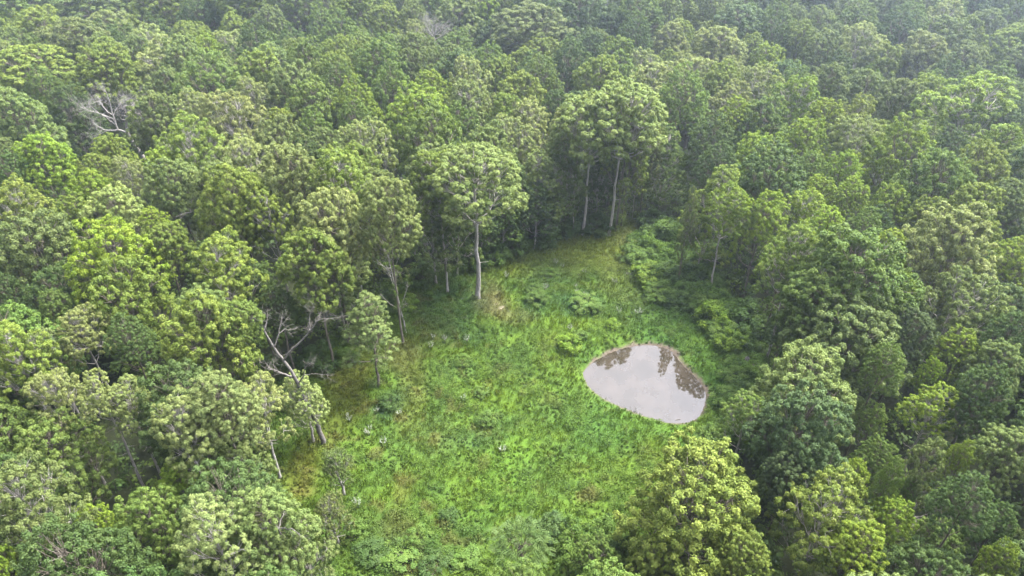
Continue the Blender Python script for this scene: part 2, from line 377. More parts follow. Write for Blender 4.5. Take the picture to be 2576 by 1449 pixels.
# (px, py, crown width px, colour [, model [, height]] )   surveyed off the photograph, near to far does not matter
TREES = """
77 47 140 M round|233 47 160 G|157 20 70 M|327 30 100 G|433 33 95 P|520 20 75 L round|633 60 167 O|760 73 100 M|423 70 133 O
293 100 112 P oak|20 77 60 L|117 103 115 O|217 140 150 G|493 117 80 O|77 207 190 O oak 23|277 203 135 O|423 187 133 P|530 173 90 L round
593 140 95 P|663 150 75 O|697 200 118 G|777 187 95 M|540 253 150 M round|643 267 85 P|750 260 118 G|67 343 145 G oak|187 320 115 D
410 337 115 G|493 310 95 P|600 333 140 P|493 407 160 O ash 24|283 390 110 O|127 433 125 L oak|240 424 108 O|333 457 85 P|710 333 78 O
800 300 135 M maple|717 387 115 G|633 450 150 P ash|27 450 85 D|417 443 95 L oak|20 400 60 G|50 140 80 G|350 150 70 G
902 83 100 O|979 113 85 O|1046 70 60 G|1212 77 88 L round|1159 120 110 G|1336 107 160 G|942 20 75 M|1032 23 90 G|1092 12 80 M|1166 37 75 M
1259 43 75 G|1342 27 85 B|1452 53 125 B|1602 67 100 M|1675 50 70 G|1536 117 75 B|959 200 122 M round|1032 200 85 G|1146 167 108 M
1226 170 62 B|1359 177 108 O|1426 167 70 M|1482 150 70 B|1552 173 88 O|1619 200 102 P|1676 160 95 P|1186 233 102 P ash|1252 217 85 O
1359 233 92 M|1089 253 88 L maple|1502 233 110 O|1642 250 135 P ash|1059 317 140 L maple|902 300 102 L round|1179 293 115 G ash|1399 287 78 D maple 19
1159 337 88 M maple|1092 350 115 L ash|1276 310 85 O|1332 333 102 P ash|1289 372 100 P|926 393 118 P ash|899 443 110 O|1430 385 95 G ash
1800 160 130 P oak|1924 183 92 L maple|1904 233 92 L maple|2150 90 95 M round|2057 83 78 G|1940 100 88 M|1850 97 118 B|1793 57 90 G
1990 63 60 G|2243 63 90 B|2367 70 88 M round|2467 100 85 G|2297 200 108 P oak|2200 200 95 O|2057 170 92 G|2150 160 118 P|2400 213 100 G
2517 200 105 O|1994 277 105 L ash|2070 310 80 Y|2073 233 68 G|2177 230 62 M|2324 263 100 L|2244 290 102 G|2417 300 185 L ash 24
2147 317 88 O ash|1850 320 85 L|1904 350 120 M round|2017 377 102 L|1900 433 138 L maple|2250 433 155 L round|2117 443 85 L|2034 440 75 M
2377 403 95 D|2517 383 85 L|1784 395 108 D|2550 417 60 O|2450 467 135 O round|2300 383 85 G|1747 225 115 P|2200 360 70 O|2120 60 70 G
1720 20 80 G|1900 20 85 B|2060 18 90 B|2180 25 80 G|2310 22 85 G|2430 25 85 B|2540 40 80 G|2560 120 80 G|1700 110 70 O|1780 110 60 G
67 556 145 O ash|300 566 135 P oak|197 550 82 O|250 500 145 L oak|127 670 200 G oak|300 683 190 Y maple 23|393 573 72 L maple|433 640 105 O
567 700 165 O ash 23|600 520 150 O oak 25|740 480 150 P oak 26|870 490 165 O ash 27|975 545 130 P oak 27|830 590 170 P oak 26|790 680 150 O oak 23
680 560 120 O ash 22|333 783 190 O maple|213 843 110 P ash|40 900 150 O ash|110 883 85 P|527 873 195 O maple 21|610 817 95 M oak|517 803 110 G
150 783 75 M|333 870 100 D|10 740 70 D|640 720 90 D|700 780 85 D round 15
1827 540 100 L ash 20|1914 566 112 L maple|2000 560 115 L ash|2077 576 80 Y maple|2134 510 85 L|2050 500 85 L|2230 533 100 L|2167 600 88 M
2234 633 85 Y|2134 735 250 M oak 25|2000 660 145 O ash 23|2040 800 150 M oak 20|2367 660 195 P oak 24|2400 800 165 G ash|2534 670 100 L
2407 883 90 L maple 16|2284 843 105 B|2117 900 230 G oak 20|2434 550 118 O|2534 850 95 D|2267 735 70 L|2334 955 62 L maple 13|2500 933 120 G
1108 470 125 O ash 25|1440 330 90 P ash 24|2330 560 90 O|2520 530 100 G|1740 520 60 G narrow|1975 840 80 D round 13|2220 930 90 M
150 1010 135 P ash|250 1000 95 P|323 1022 115 P ash|160 1160 195 M maple 16|80 1280 215 G ash 22|393 1326 175 M maple 15|247 1326 88 L maple 13
470 1090 165 P ash 20|560 1040 155 P oak 21|655 1040 150 P ash 16|765 1015 115 P ash 11|467 1233 118 L maple 11|617 1193 135 G ash 12
560 1380 200 P ash 21|680 1340 190 G oak 20|760 1400 150 G ash 13|850 1175 70 G ash 8|835 1300 85 G ash 8|25 1440 90 L maple
1740 1300 305 O oak 17|1655 1430 150 O maple 10|1870 1410 120 O oak 13|2010 1120 215 B oak 19|1874 1060 115 M ash 15|2190 1066 70 M maple 13|2200 1160 95 M maple 12
2140 1206 78 L maple 12|2330 1160 115 G narrow 17|2407 1166 62 L maple|2334 1040 115 L ash 15|2517 1160 135 G oak|2460 1010 135 D round
2065 1340 235 O ash 16|2150 1400 150 L maple 15|2234 1316 120 L maple 15|2350 1370 125 M maple 12|2417 1283 135 D round|2510 1420 80 L maple
2500 1330 90 D round 15|1985 1200 130 B oak 15|2275 1250 60 M maple 12|1310 1395 130 D feather 10|1500 1420 130 M maple 8|2230 1220 60 M
"""
# trees whose foot shows: base px, base py, height, crown radius, colour, model, lean (dx, dy), label
EDGE = [
 (1202,750,25.5,7.6,'O','umbrella',(0,0),"tall tree standing free in the clearing on a long bare pale trunk"),
 (1097,712,25,5.9,'G','edge',(.02,0),"leafy edge tree with thick grey foot, behind the free-standing tall tree"),
 (1120,700,15,3.0,'M','narrow',(0,0),"slim sapling-like tree between two grey trunks at the forest edge"),
 (1150,692,23,5.2,'M','edge',(.10,0),"dark tree on a leaning brown trunk beside the free-standing tall tree"),
 (1466,590,26,7.0,'P','umbrella',(0,0),"pale-crowned tree whose thick straight trunk shows at the back of the clearing"),
 (1440,590,13,1.8,'M','thin',(0,0),"thin pole-like tree at the back of the clearing"),
 (1532,592,28,7.6,'P','umbrella',(.02,0),"tallest pale-crowned tree on a long white trunk at the clearing's far tip"),
 (1549,580,26,5.0,'O','narrow',(.04,0),"slender olive tree right behind the long white trunk"),
 (1562,572,22,3.6,'O','narrow',(.05,0),"slim leaning tree, second trunk along from the long white one"),
 (1610,548,22,3.6,'P','narrow',(0,0),"slim straight tree at the very tip of the clearing"),
 (1590,552,20,2.4,'M','thin',(0,0),"thinnest dark stem among the trunks at the clearing's tip"),
 (1022,840,19,3.0,'M','thin',(-.12,0),"narrow broken-topped tree wrapped in leaves, on the clearing's near-side edge"),
 (953,972,15.5,4.8,'G','narrow',(0,0),"low grey-green tree in the grass with a rough vine-clad trunk"),
 (1745,700,21,4.6,'O','edge',(.10,0),"tree with a bent pale trunk beyond the bramble thicket"),
 (1922,858,19,4.4,'M','narrow',(0,0),"ivy-clad tree with bare lower trunk across the grass from the pond"),
 (1045,655,17,2.6,'D','thin',(-.05,0),"spindly dark tree just inside the forest edge"),
 (1000,740,20,3.8,'P','edge',(-.05,0),"pale edge tree behind the narrow broken-topped one"),
 (870,850,20,5.4,'G','edge',(0,0),"full grey-green tree with dark trunk behind the low vine-clad tree"),
 (1345,625,13,4.2,'D','edge',(0,0),"bushy dark tree at the far forest edge of the clearing"),
 (1265,640,12,3.6,'M','edge',(0,0),"small leafy tree at the forest edge behind the free-standing tree"),
 (1400,605,11,3.6,'M','narrow',(0,0),"low light-leaved tree at the far forest edge, beside the pole-like tree"),
 (1350,608,18,4.6,'G','edge',(0,0),"grey-green leafy tree in the far edge wall, left of the thick straight trunk"),
 (1405,588,19,4.6,'M','edge',(0,0),"tall leafy tree in the far edge wall beside the pole-like tree"),
 (1655,540,18,4.2,'M','edge',(0,0),"leafy tree closing the clearing's tip on the right"),
 (1290,625,17,4.4,'D','edge',(0,0),"dark leafy tree in the far edge wall right of the free-standing tree"),
 (1500,560,15,3.4,'D','edge',(0,0),"dark bushy tree between the two pale-crowned trunks"),
 (1215,655,12,3.4,'D','edge',(0,0),"short dark tree behind the free-standing tall trunk"),
]

def kz(r, q=1.0): return min(1.35, max(.5, q * r / R0))
trees = []    # dict(x,y,z,r,h,c,m,lean,label,px,py)
for tok in TREES.replace('\n', '|').split('|'):
    f = tok.split()
    if not f: continue
    px, py, wpx, c = float(f[0]), float(f[1]), float(f[2]), f[3]
    m = f[4] if len(f) > 4 and f[4] in MODELS else DEFMODEL[c]
    h = None
    if f[-1].isdigit() and len(f) > 4: h = float(f[-1])
    g = 0.0; hh = h or 20.0; r = 4.5; jh = rng.normal(0, .9); qz = 1.35 if py > 900 else 1.3
    WS = 1.12 if py > 900 else 1.22 if py > 400 else 1.32
    for it in range(6):
        p = at_z(px, py, g + hh - kz(r, qz) * 6.5); g = gz(p[0], p[1])
        dep = proj(p)[2]; r = wpx * WS / 2 * dep / FOC
        if h is None: hh = min(24, 15.5 + r * 1.0) + jh
    h = hh
    trees.append(dict(x=p[0], y=p[1], r=r, h=h, c=c, m=m, lean=(0, 0), label=None, q=qz))
for bx, by, h, r, c, m, lean, lab in EDGE:
    p = at_z(bx, by, 0)
    trees.append(dict(x=p[0], y=p[1], r=r, h=h, c=c, m=m, lean=lean, label=lab))

# pictures of the dead trees, kept clear of other crowns
DEAD1_Y = 124.0
def inpoly(poly, x, y): return sdf(poly, np.array([x]), np.array([y]))[0] < 0
KEEP_PX = [[(195,235),(370,235),(375,400),(320,400),(195,340)], [(650,770),(840,770),(840,1120),(650,980)], [(1060,55),(1125,55),(1125,115),(1060,115)]]
def blocks(x, y, r, h):
    g = gz(x, y)
    if y > 150 and not (1060 < proj((x, y, g + h * .7))[0] < 1125): return False
    for dz in (.95, .7, .5, .35):
        for dx in (-.7, 0, .7):
            a, b, _ = proj((x + dx * r, y, g + h * dz))
            if inpoly(CLEAR_PX, a, b): return True
            for kp in KEEP_PX:
                if inpoly(kp, a, b): return True
    return False
n_cat = len(trees)
XY = [(t['x'], t['y'], t['r']) for t in trees]
fill = []; rf = np.random.default_rng(5)
for it in range(16000):
    y = rf.uniform(4, 262); depth = y * CT + (CAM_H - 15) * ST
    lim = .78 * depth + 36
    x = rf.uniform(-lim, lim); r = rf.uniform(4.8, 7.0) if it < 12500 else rf.uniform(3.8, 4.8)
    A = np.array(XY)
    dd = np.hypot(A[:, 0] - x, A[:, 1] - y)
    if (dd < (A[:, 2] + r) * (.66 if y < 90 else .76 if y < 140 else .70)).any(): continue
    if sdf(CLEAR, np.array([x]), np.array([y]))[0] < 2.5: continue
    h = 15.0 + r * 1.0 + rf.normal(0, 1.3)
    if y < 90: h *= .85
    if blocks(x, y, r, h): continue
    c = rf.choice(list('GGPOOMMDDB'))
    if y < 90: c = rf.choice(list('MDDDGB'))
    XY.append((x, y, r)); trees.append(dict(x=x, y=y, r=r, h=h, c=c, m=DEFMODEL[c], lean=(0, 0), label=None, fill=True))

for t in trees:                            # neighbours that stand before the silver dead tree are lower ones
    if t['y'] < DEAD1_Y:
        a, b, dd = proj((t['x'], t['y'], t['h'] - 4)); rr = t['r'] / dd * FOC
        if 205 - rr < a < 365 + rr * .8 and 235 < b - rr * .9 < 385 : t['h'] -= 3.0; t['r'] *= .8
for t in trees:
    t['z'] = gz(t['x'], t['y'])
    t['px'], t['py'], t['dep'] = proj((t['x'], t['y'], t['z'] + t['h'] - kz(t['r']) * 6))
    t['rpx'] = t['r'] / t['dep'] * FOC
    t['out'] = not (-t['rpx'] * .8 < t['px'] < 2576 + t['rpx'] * .8 and -t['rpx'] * .7 < t['py'] < 1449 + t['rpx'] * 1.0)
inview = [t for t in trees if not t['out']]
outside = [t for t in trees if t['out']]
if len(inview) > 328:                      # the smallest far ones join the distant mass
    inview.sort(key=lambda t: (not t.get('fill', False), t['py'] > 60, -t['dep']))
    k = len(inview) - 328
    cand = sorted([t for t in inview if t.get('fill')], key=lambda t: t['rpx'])[:k]
    for t in cand: outside.append(t)
    ids = {id(t) for t in cand}; inview = [t for t in inview if id(t) not in ids]
print("trees catalogued", n_cat, "in view", len(inview), "outside", len(outside))

# ------------------------------------------------------------------ labels: each one picked out from its neighbours
LM = [((1620, 965), 'the pond'), ((285, 290), 'the bare silver tree'), ((735, 900), 'the leaning dead snag'), ((1200, 440), 'the free-standing tall tree'),
      ((1530, 380), 'the tree on the long white trunk'), ((300, 683), 'the bright yellow-green dome-shaped tree'), ((1089, 83), 'the hazy bare tree'),
      ((1310, 1385), 'the feathery young tree'), ((2367, 660), 'the big whitish-topped tree'), ((1640, 690), 'the bramble thicket'), ((915, 800), 'the low vine-clad tree'),
      ((1735, 1260), 'the large pale olive tree below the pond'), ((2080, 1340), 'the yellow-green tree at the bottom edge'), ((1302, 790), 'the bare sandy spot'),
      ((77, 207), 'the big olive tree at the picture edge'), ((2417, 300), 'the wide lime-green far tree'), ((1399, 287), 'the small dark tree amid pale crowns'),
      ((1924, 183), 'the pointed lime far tree'), ((959, 200), 'the smooth round far tree'), ((2117, 900), 'the bluish tree near the stump')]
ORD = ['', 'second ', 'third ', 'fourth ', 'fifth ', 'sixth ']
DIRS = [('right of', 0), ('behind and right of', 45), ('behind', 90), ('behind and left of', 135), ('left of', 180), ('in front and left of', 225), ('in front of', 270), ('in front and right of', 315)]
used = {t['label'] for t in inview if t['label']}
def dirof(l, t):
    a = math.degrees(math.atan2(-(t['py'] - l[1]), t['px'] - l[0])) % 360
    return int(((a + 22.5) % 360) // 45)
MN = {'oak': 'billowy', 'ash': 'loose-crowned', 'maple': 'dense', 'round': 'rounded', 'narrow': 'narrow', 'edge': 'leafy', 'umbrella': 'spreading', 'thin': 'wispy', 'feather': 'feathery'}
for t in inview:
    if t['label']: continue
    best = None
    for (lp, ln) in sorted(LM, key=lambda q: math.hypot(q[0][0] - t['px'], q[0][1] - t['py'])):
        d0 = math.hypot(lp[0] - t['px'], lp[1] - t['py'])
        if d0 < 25: continue
        k = dirof(lp, t)
        same = sorted([u for u in inview if u['c'] == t['c'] and dirof(lp, u) == k], key=lambda u: math.hypot(lp[0] - u['px'], lp[1] - u['py']))
        rank = same.index(t)
        same2 = [u for u in same if u['m'] == t['m']]; rank2 = same2.index(t)
        for rk, adj in ((rank, ''), (rank2, MN[t['m']] + ' ')):
            if rk < 6:
                L = f"{'nearest' if rk == 0 else ORD[rk].strip() + ' nearest'} {adj}{CNAME[t['c']]} tree {DIRS[k][0]} {ln}"
                if len(L.split()) <= 16 and L not in used and (best is None or rk * 300 + d0 < best[0]): best = (rk * 300 + d0, L)
    if best is None:
        best = (0, f"{MN[t['m']]} {CNAME[t['c']]} tree in the dense forest, {int(t['r']*2)} metres across the crown")
        print("label fallback", t['px'], t['py'], t['c'])
    t['label'] = best[1]; used.add(best[1])

# ------------------------------------------------------------------ ground sheet
def axis(lo, hi, flo, fhi, fine):
    a = list(np.arange(flo, fhi + 1e-6, fine))
    s = fine; v = fhi
    while v < hi: s = min(s * 1.25, 25); v += s; a.append(v)
    s = fine; v = flo; b = []
    while v > lo: s = min(s * 1.25, 25); v -= s; b.append(v)
    return np.array(b[::-1] + a)
gx = axis(-900, 900, -42, 48, .45); gy = axis(-500, 1300, 30, 118, .45)
X, Y = np.meshgrid(gx, gy); Z = ground(X.ravel(), Y.ravel()).reshape(X.shape)
V = np.stack([X, Y, Z], -1).reshape(-1, 3); nx = len(gx)
ii = np.arange(len(gy) - 1)[:, None] * nx + np.arange(nx - 1)[None]
Q = np.stack([ii, ii + 1, ii + 1 + nx, ii + nx], -1).reshape(-1, 4)

# species map of the meadow: what grows where (plant colours; far tip lightened against tree shade)
SPOTS = [  # px, py, rx px, ry px, colour, strength
 (860,1000,60,120,(.115,.125,.020),.75),(900,930,60,60,(.115,.125,.020),.6),(1040,985,38,90,(.125,.140,.028),.7),(1010,890,60,45,(.145,.125,.055),.7),
 (1090,840,60,40,(.120,.125,.040),.5),(760,1190,50,80,(.120,.110,.020),.8),(760,1240,30,40,(.13,.085,.03),.6),
 (1250,770,55,40,(.15,.12,.06),.85),(1230,740,40,40,(.13,.12,.05),.6),(1300,800,60,25,(.125,.125,.05),.6),
 (1330,660,170,45,(.15,.205,.030),1.3),(1490,630,150,55,(.15,.20,.032),1.4),(1560,700,60,80,(.095,.115,.035),.5),(1600,590,80,35,(.14,.16,.045),.8),  # first two: light grass, colour raised further to offset shade at the far tip
 (1150,770,70,90,(.035,.085,.030),.7),(1340,750,45,45,(.028,.085,.030),.8),(1460,765,60,45,(.035,.095,.045),.8),(1380,690,70,40,(.045,.10,.040),.6),
 (980,1010,40,45,(.030,.070,.030),.8),(1130,930,60,40,(.035,.085,.035),.6),(1250,1060,60,40,(.035,.090,.035),.5),(1190,1110,60,30,(.035,.085,.030),.5),
 (1240,1200,60,60,(.085,.17,.018),.8),(1330,1130,50,35,(.085,.17,.018),.8),(1220,1280,100,30,(.075,.15,.016),.6),(1290,1240,60,30,(.085,.17,.018),.6),(1500,1090,100,60,(.06,.135,.022),.5),
 (1100,1100,60,60,(.075,.105,.030),.5),(1010,1230,30,60,(.12,.09,.035),.5),(1040,1390,20,50,(.13,.10,.035),.8),(1000,1330,40,40,(.10,.07,.03),.5),(1480,1250,25,15,(.14,.10,.05),.6),
 (1110,1320,20,12,(.14,.08,.04),.5),(900,1320,60,80,(.05,.085,.02),.5),(1000,1400,80,50,(.032,.075,.026),.7),(1200,1350,60,30,(.035,.085,.022),.5),
 (1700,830,90,60,(.045,.11,.020),.7),(1790,900,60,90,(.045,.11,.020),.7),(1590,860,100,30,(.045,.11,.020),.6),(1480,880,40,40,(.05,.12,.024),.6),
 (1560,1060,120,50,(.055,.13,.024),.5),(1840,1000,50,60,(.05,.12,.018),.6),(1700,1100,60,30,(.055,.14,.018),.6)]
SP = []
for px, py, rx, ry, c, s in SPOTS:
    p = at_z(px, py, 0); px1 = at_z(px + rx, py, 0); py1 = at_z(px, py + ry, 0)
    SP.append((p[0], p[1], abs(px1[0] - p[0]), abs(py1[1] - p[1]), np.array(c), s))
def species(x, y):
    x = np.asarray(x, float); y = np.asarray(y, float)
    n1 = fbm(x, y, 11, 4, 1)[:, None]; n2 = fbm(x, y, 4.5, 4, 2)[:, None]; n3 = fbm(x, y, 2.0, 3, 3)[:, None]
    A = np.array([.074, .130, .016]); B = np.array([.058, .110, .018]); C = np.array([.090, .150, .015]); D = np.array([.10, .090, .028])
    c = A + (B - A) * sstep(.38, .68, n1) 
    c = c + (C - c) * sstep(.50, .75, n2) * .65
    c = c + (B * np.array([.9, .95, 1.1]) - c) * sstep(.52, .70, n3) * .4
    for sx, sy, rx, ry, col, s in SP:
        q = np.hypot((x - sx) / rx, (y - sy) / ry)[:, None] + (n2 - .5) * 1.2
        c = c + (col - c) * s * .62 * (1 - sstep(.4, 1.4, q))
    wx = sstep(-12, 6, x)[:, None]
    red = sstep(.62, .74, fbm(x, y, 1.6, 3, 9)[:, None]) * (.5 - .3 * wx)
    c = c + (D - c) * red
    return c * .67
cl = sdf(CLEAR, V[:, 0], V[:, 1]); pd = sdf(POND, V[:, 0], V[:, 1])
near = (np.abs(V[:, 0]) < 90) & (V[:, 1] > 0) & (V[:, 1] < 160)
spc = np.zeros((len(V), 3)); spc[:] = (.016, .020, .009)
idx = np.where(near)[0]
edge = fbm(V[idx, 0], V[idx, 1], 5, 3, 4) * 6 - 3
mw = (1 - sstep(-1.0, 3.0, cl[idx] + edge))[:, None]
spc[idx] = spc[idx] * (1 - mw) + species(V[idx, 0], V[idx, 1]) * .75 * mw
cxp, cyp = np.mean([q[0] for q in POND]), np.mean([q[1] for q in POND])
mud = (1 - sstep(.0, .5, pd[idx] + (fbm(V[idx, 0], V[idx, 1], 1.2, 3, 8) - .5) * 1.1 - .45 * sstep(-2, 5, (V[idx, 1] - cyp) * .8 + (V[idx, 0] - cxp) * .6) + .1))[:, None]
spc[idx] = spc[idx] * (1 - mud) + np.array([.058, .047, .037]) * mud
sx, sy = at_z(1258, 772, 0)[:2], None
for (a, b, rr) in ((1262, 775, .55), (1247, 762, .25)):
    q = at_z(a, b, 0); d = np.hypot((V[idx, 0] - q[0]), (V[idx, 1] - q[1]) * 1.3) / rr + (fbm(V[idx, 0], V[idx, 1], .8, 2, 6) - .5)
    k = (1 - sstep(.7, 1.1, d))[:, None]; spc[idx] = spc[idx] * (1 - k) + np.array([.15, .13, .10]) * k
m, n, l, p = new_mat("meadow_soil_and_leaf_litter")
a = n.new("ShaderNodeAttribute"); a.attribute_name = "species"
t1 = n.new("ShaderNodeTexNoise"); t1.inputs["Scale"].default_value = 1.3; t1.inputs["Detail"].default_value = 10; t1.inputs["Roughness"].default_value = .7
gm = n.new("ShaderNodeNewGeometry"); l.new(gm.outputs["Position"], t1.inputs["Vector"])
mr1 = n.new("ShaderNodeMapRange"); mr1.inputs[1].default_value = .3; mr1.inputs[2].default_value = .7; mr1.inputs[3].default_value = .6; mr1.inputs[4].default_value = 1.4
l.new(t1.outputs["Fac"], mr1.inputs[0])
vm = n.new("ShaderNodeVectorMath"); vm.operation = 'SCALE'; l.new(a.outputs["Color"], vm.inputs[0]); l.new(mr1.outputs[0], vm.inputs["Scale"])
l.new(vm.outputs[0], p.inputs["Base Color"]); p.inputs["Roughness"].default_value = .95; p.inputs["Specular IOR Level"].default_value = .1
bp = n.new("ShaderNodeBump"); bp.inputs["Distance"].default_value = .15; l.new(t1.outputs["Fac"], bp.inputs["Height"]); l.new(bp.outputs[0], p.inputs["Normal"])
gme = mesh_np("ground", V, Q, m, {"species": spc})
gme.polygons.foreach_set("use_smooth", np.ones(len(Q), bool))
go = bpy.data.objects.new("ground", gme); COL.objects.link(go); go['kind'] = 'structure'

# ------------------------------------------------------------------ pond water
cx, cyy = np.mean([p[0] for p in POND]), np.mean([p[1] for p in POND])
ring = [(x + (x - cx) * .06, y + (y - cyy) * .06) for x, y in POND]
me = bpy.data.meshes.new("pond_water"); me.from_pydata([(x, y, WATER_Z) for x, y in ring], [], [tuple(range(len(ring)))]); me.update()
m, n, l, p = new_mat("muddy_water")
mc = n.new("ShaderNodeTexNoise"); mc.inputs["Scale"].default_value = .35; mc.inputs["Detail"].default_value = 5
mcr = n.new("ShaderNodeValToRGB"); mcr.color_ramp.elements[0].position = .35; mcr.color_ramp.elements[1].position = .7
mcr.color_ramp.elements[0].color = (.018, .015, .010, 1); mcr.color_ramp.elements[1].color = (.031, .025, .019, 1)
mg = n.new("ShaderNodeNewGeometry"); l.new(mg.outputs["Position"], mc.inputs["Vector"]); l.new(mc.outputs["Fac"], mcr.inputs[0]); l.new(mcr.outputs[0], p.inputs["Base Color"]); p.inputs["Roughness"].default_value = .015; p.inputs["IOR"].default_value = 1.5
t = n.new("ShaderNodeTexNoise"); t.inputs["Scale"].default_value = 2.5; t.inputs["Detail"].default_value = 3
g2 = n.new("ShaderNodeNewGeometry"); l.new(g2.outputs["Position"], t.inputs["Vector"])
bp = n.new("ShaderNodeBump"); bp.inputs["Strength"].default_value = .05; bp.inputs["Distance"].default_value = .02
l.new(t.outputs["Fac"], bp.inputs["Height"]); l.new(bp.outputs[0], p.inputs["Normal"])
me.materials.append(m)
po = bpy.data.objects.new("pond_water", me); COL.objects.link(po); po['kind'] = 'structure'

# ------------------------------------------------------------------ things: helpers
def empty(name, loc, label, cat, group=None, rz=0.0):
    o = bpy.data.objects.new(name, None); COL.objects.link(o); o.empty_display_size = .5
    o.location = loc; o.rotation_euler[2] = rz
    o['label'] = label; o['category'] = cat
    if group: o['group'] = group
    return o
def part(name, me, parent, **kw):
    o = bpy.data.objects.new(name, me); COL.objects.link(o); o.parent = parent
    for k, v in kw.items(): setattr(o, k, v)
    return o

r = np.random.default_rng(77); TG = "trees of the forest round the clearing"
cnt = {}
for t in inview:
    ms = MODELS[t['m']]; i = cnt.get(t['m'], 0); cnt[t['m']] = i + 1
    crown, trunk, limbs, ztop = ms[i % len(ms)]
    nm = {'edge': 'forest_edge_tree', 'umbrella': 'tall_tree', 'thin': 'thin_tree', 'feather': 'young_tree', 'narrow': 'slender_tree'}.get(t['m'], 'broadleaf_tree')
    e = empty(nm, (t['x'], t['y'], t['z']), t['label'], 'tree', TG, r.random() * 6.28)
    s = t['r'] / R0; full = t['m'] in ('edge', 'umbrella', 'thin', 'narrow', 'feather')
    k = t['h'] / H0 if full else kz(t['r'], t.get('q', 1.3)) * r.uniform(.92, 1.1)
    up = t['h'] - H0 * k
    lx, ly = t['lean']
    if t['m'] == 'umbrella' and t['h'] > 25: e.rotation_euler[2] = .4
    if lx or ly: e.rotation_euler = (0, math.atan(lx), 0)
    c = np.array(FOL[t['c']]) * r.uniform(.86, 1.16) * (1 + r.normal(0, .025, 3))
    if t['m'] == 'umbrella': c = np.array((.096, .134, .036)) * (1.1 if t['y'] > 100 else 1)
    o = part('crown', crown, e); o.color = (*c, 1); o.location.z = up; o.scale = (s, s, k)
    o = part('branches', limbs, e); o.location.z = up; o.scale = (s, s, k)
    tk = max(s, .7) * (.72 if t['m'] == 'umbrella' and t['y'] > 100 else 1); o = part('trunk', trunk, e); o.scale = (tk, tk, (up + ztop * k) / ztop)

# ------------------------------------------------------------------ far and out-of-frame forest: one mass
def mass(name, items, label, cat, seed):
    """one object: crowns and stems scattered by geometry nodes, sharing the meshes of the single trees"""
    r = np.random.default_rng(seed)
    src = {}
    for o in bpy.data.objects:
        if o.parent and o.name.split('.')[0] in ('crown', 'branches', 'trunk'):
            for m in ('oak', 'ash', 'maple', 'round'):
                if o.data == MODELS[m][0][('crown', 'trunk', 'branches').index(o.name.split('.')[0])]: src.setdefault((m, o.name.split('.')[0]), o)
    keys = sorted(src); P = []; S = []; RZ = []; C = []; I = []
    for t in items:
        m = DEFMODEL[t['c']]; s_ = t['r'] / R0; k = kz(t['r'], 1.3) * r.uniform(.92, 1.1); up = t['h'] - H0 * k; g = gz(t['x'], t['y']); rz = r.random() * 6.28
        c = np.array(FOL[t['c']]) * r.uniform(.86, 1.16); zt = MODELS[m][0][3]
        for pt in ('crown', 'branches', 'trunk'):
            I.append(keys.index((m, pt))); RZ.append((0, 0, rz)); C.append((*c, 1))
            if pt == 'trunk': P.append((t['x'], t['y'], g)); S.append((s_, s_, (up + zt * k) / zt))
            else: P.append((t['x'], t['y'], g + up)); S.append((s_, s_, k))
    me = bpy.data.meshes.new(name); me.from_pydata(P, [], [])
    def at(nm, ty, dat, key): a = me.attributes.new(nm, ty, 'POINT'); a.data.foreach_set(key, np.array(dat, np.float32 if ty != 'INT' else np.int32).ravel())
    at('scl', 'FLOAT_VECTOR', S, 'vector'); at('rot', 'FLOAT_VECTOR', RZ, 'vector'); at('species', 'FLOAT_COLOR', C, 'color'); at('idx', 'INT', I, 'value'); at('far', 'FLOAT', [1.0] * len(P), 'value')
    ng = bpy.data.node_groups.new(name, 'GeometryNodeTree'); ng.interface.new_socket("Geometry", in_out='INPUT', socket_type='NodeSocketGeometry'); ng.interface.new_socket("Geometry", in_out='OUTPUT', socket_type='NodeSocketGeometry')
    n, l = ng.nodes, ng.links; gi = n.new("NodeGroupInput"); go_ = n.new("NodeGroupOutput")
    jn = n.new("GeometryNodeGeometryToInstance")
    for ky in reversed(keys):
        oi = n.new("GeometryNodeObjectInfo"); oi.transform_space = 'ORIGINAL'; oi.inputs["Object"].default_value = src[ky]; oi.inputs["As Instance"].default_value = False
        l.new(oi.outputs["Geometry"], jn.inputs[0])
    def named(nm, ty): a = n.new("GeometryNodeInputNamedAttribute"); a.data_type = ty; a.inputs[0].default_value = nm; return a.outputs["Attribute"]
    ip = n.new("GeometryNodeInstanceOnPoints"); l.new(gi.outputs[0], ip.inputs["Points"]); l.new(jn.outputs[0], ip.inputs["Instance"]); ip.inputs["Pick Instance"].default_value = True
    l.new(named('idx', 'INT'), ip.inputs["Instance Index"]); l.new(named('scl', 'FLOAT_VECTOR'), ip.inputs["Scale"])
    er = n.new("FunctionNodeEulerToRotation"); l.new(named('rot', 'FLOAT_VECTOR'), er.inputs[0]); l.new(er.outputs[0], ip.inputs["Rotation"])
    l.new(ip.outputs[0], go_.inputs[0])
    o = bpy.data.objects.new(name, me); COL.objects.link(o); md = o.modifiers.new("scatter", 'NODES'); md.node_group = ng
    o['kind'] = 'stuff'; o['label'] = label; o['category'] = cat
    return len(items)
nt1 = mass("distant_forest", outside, "hazy far forest canopy between the larger trees and on past the edges of the view", "forest", 3)

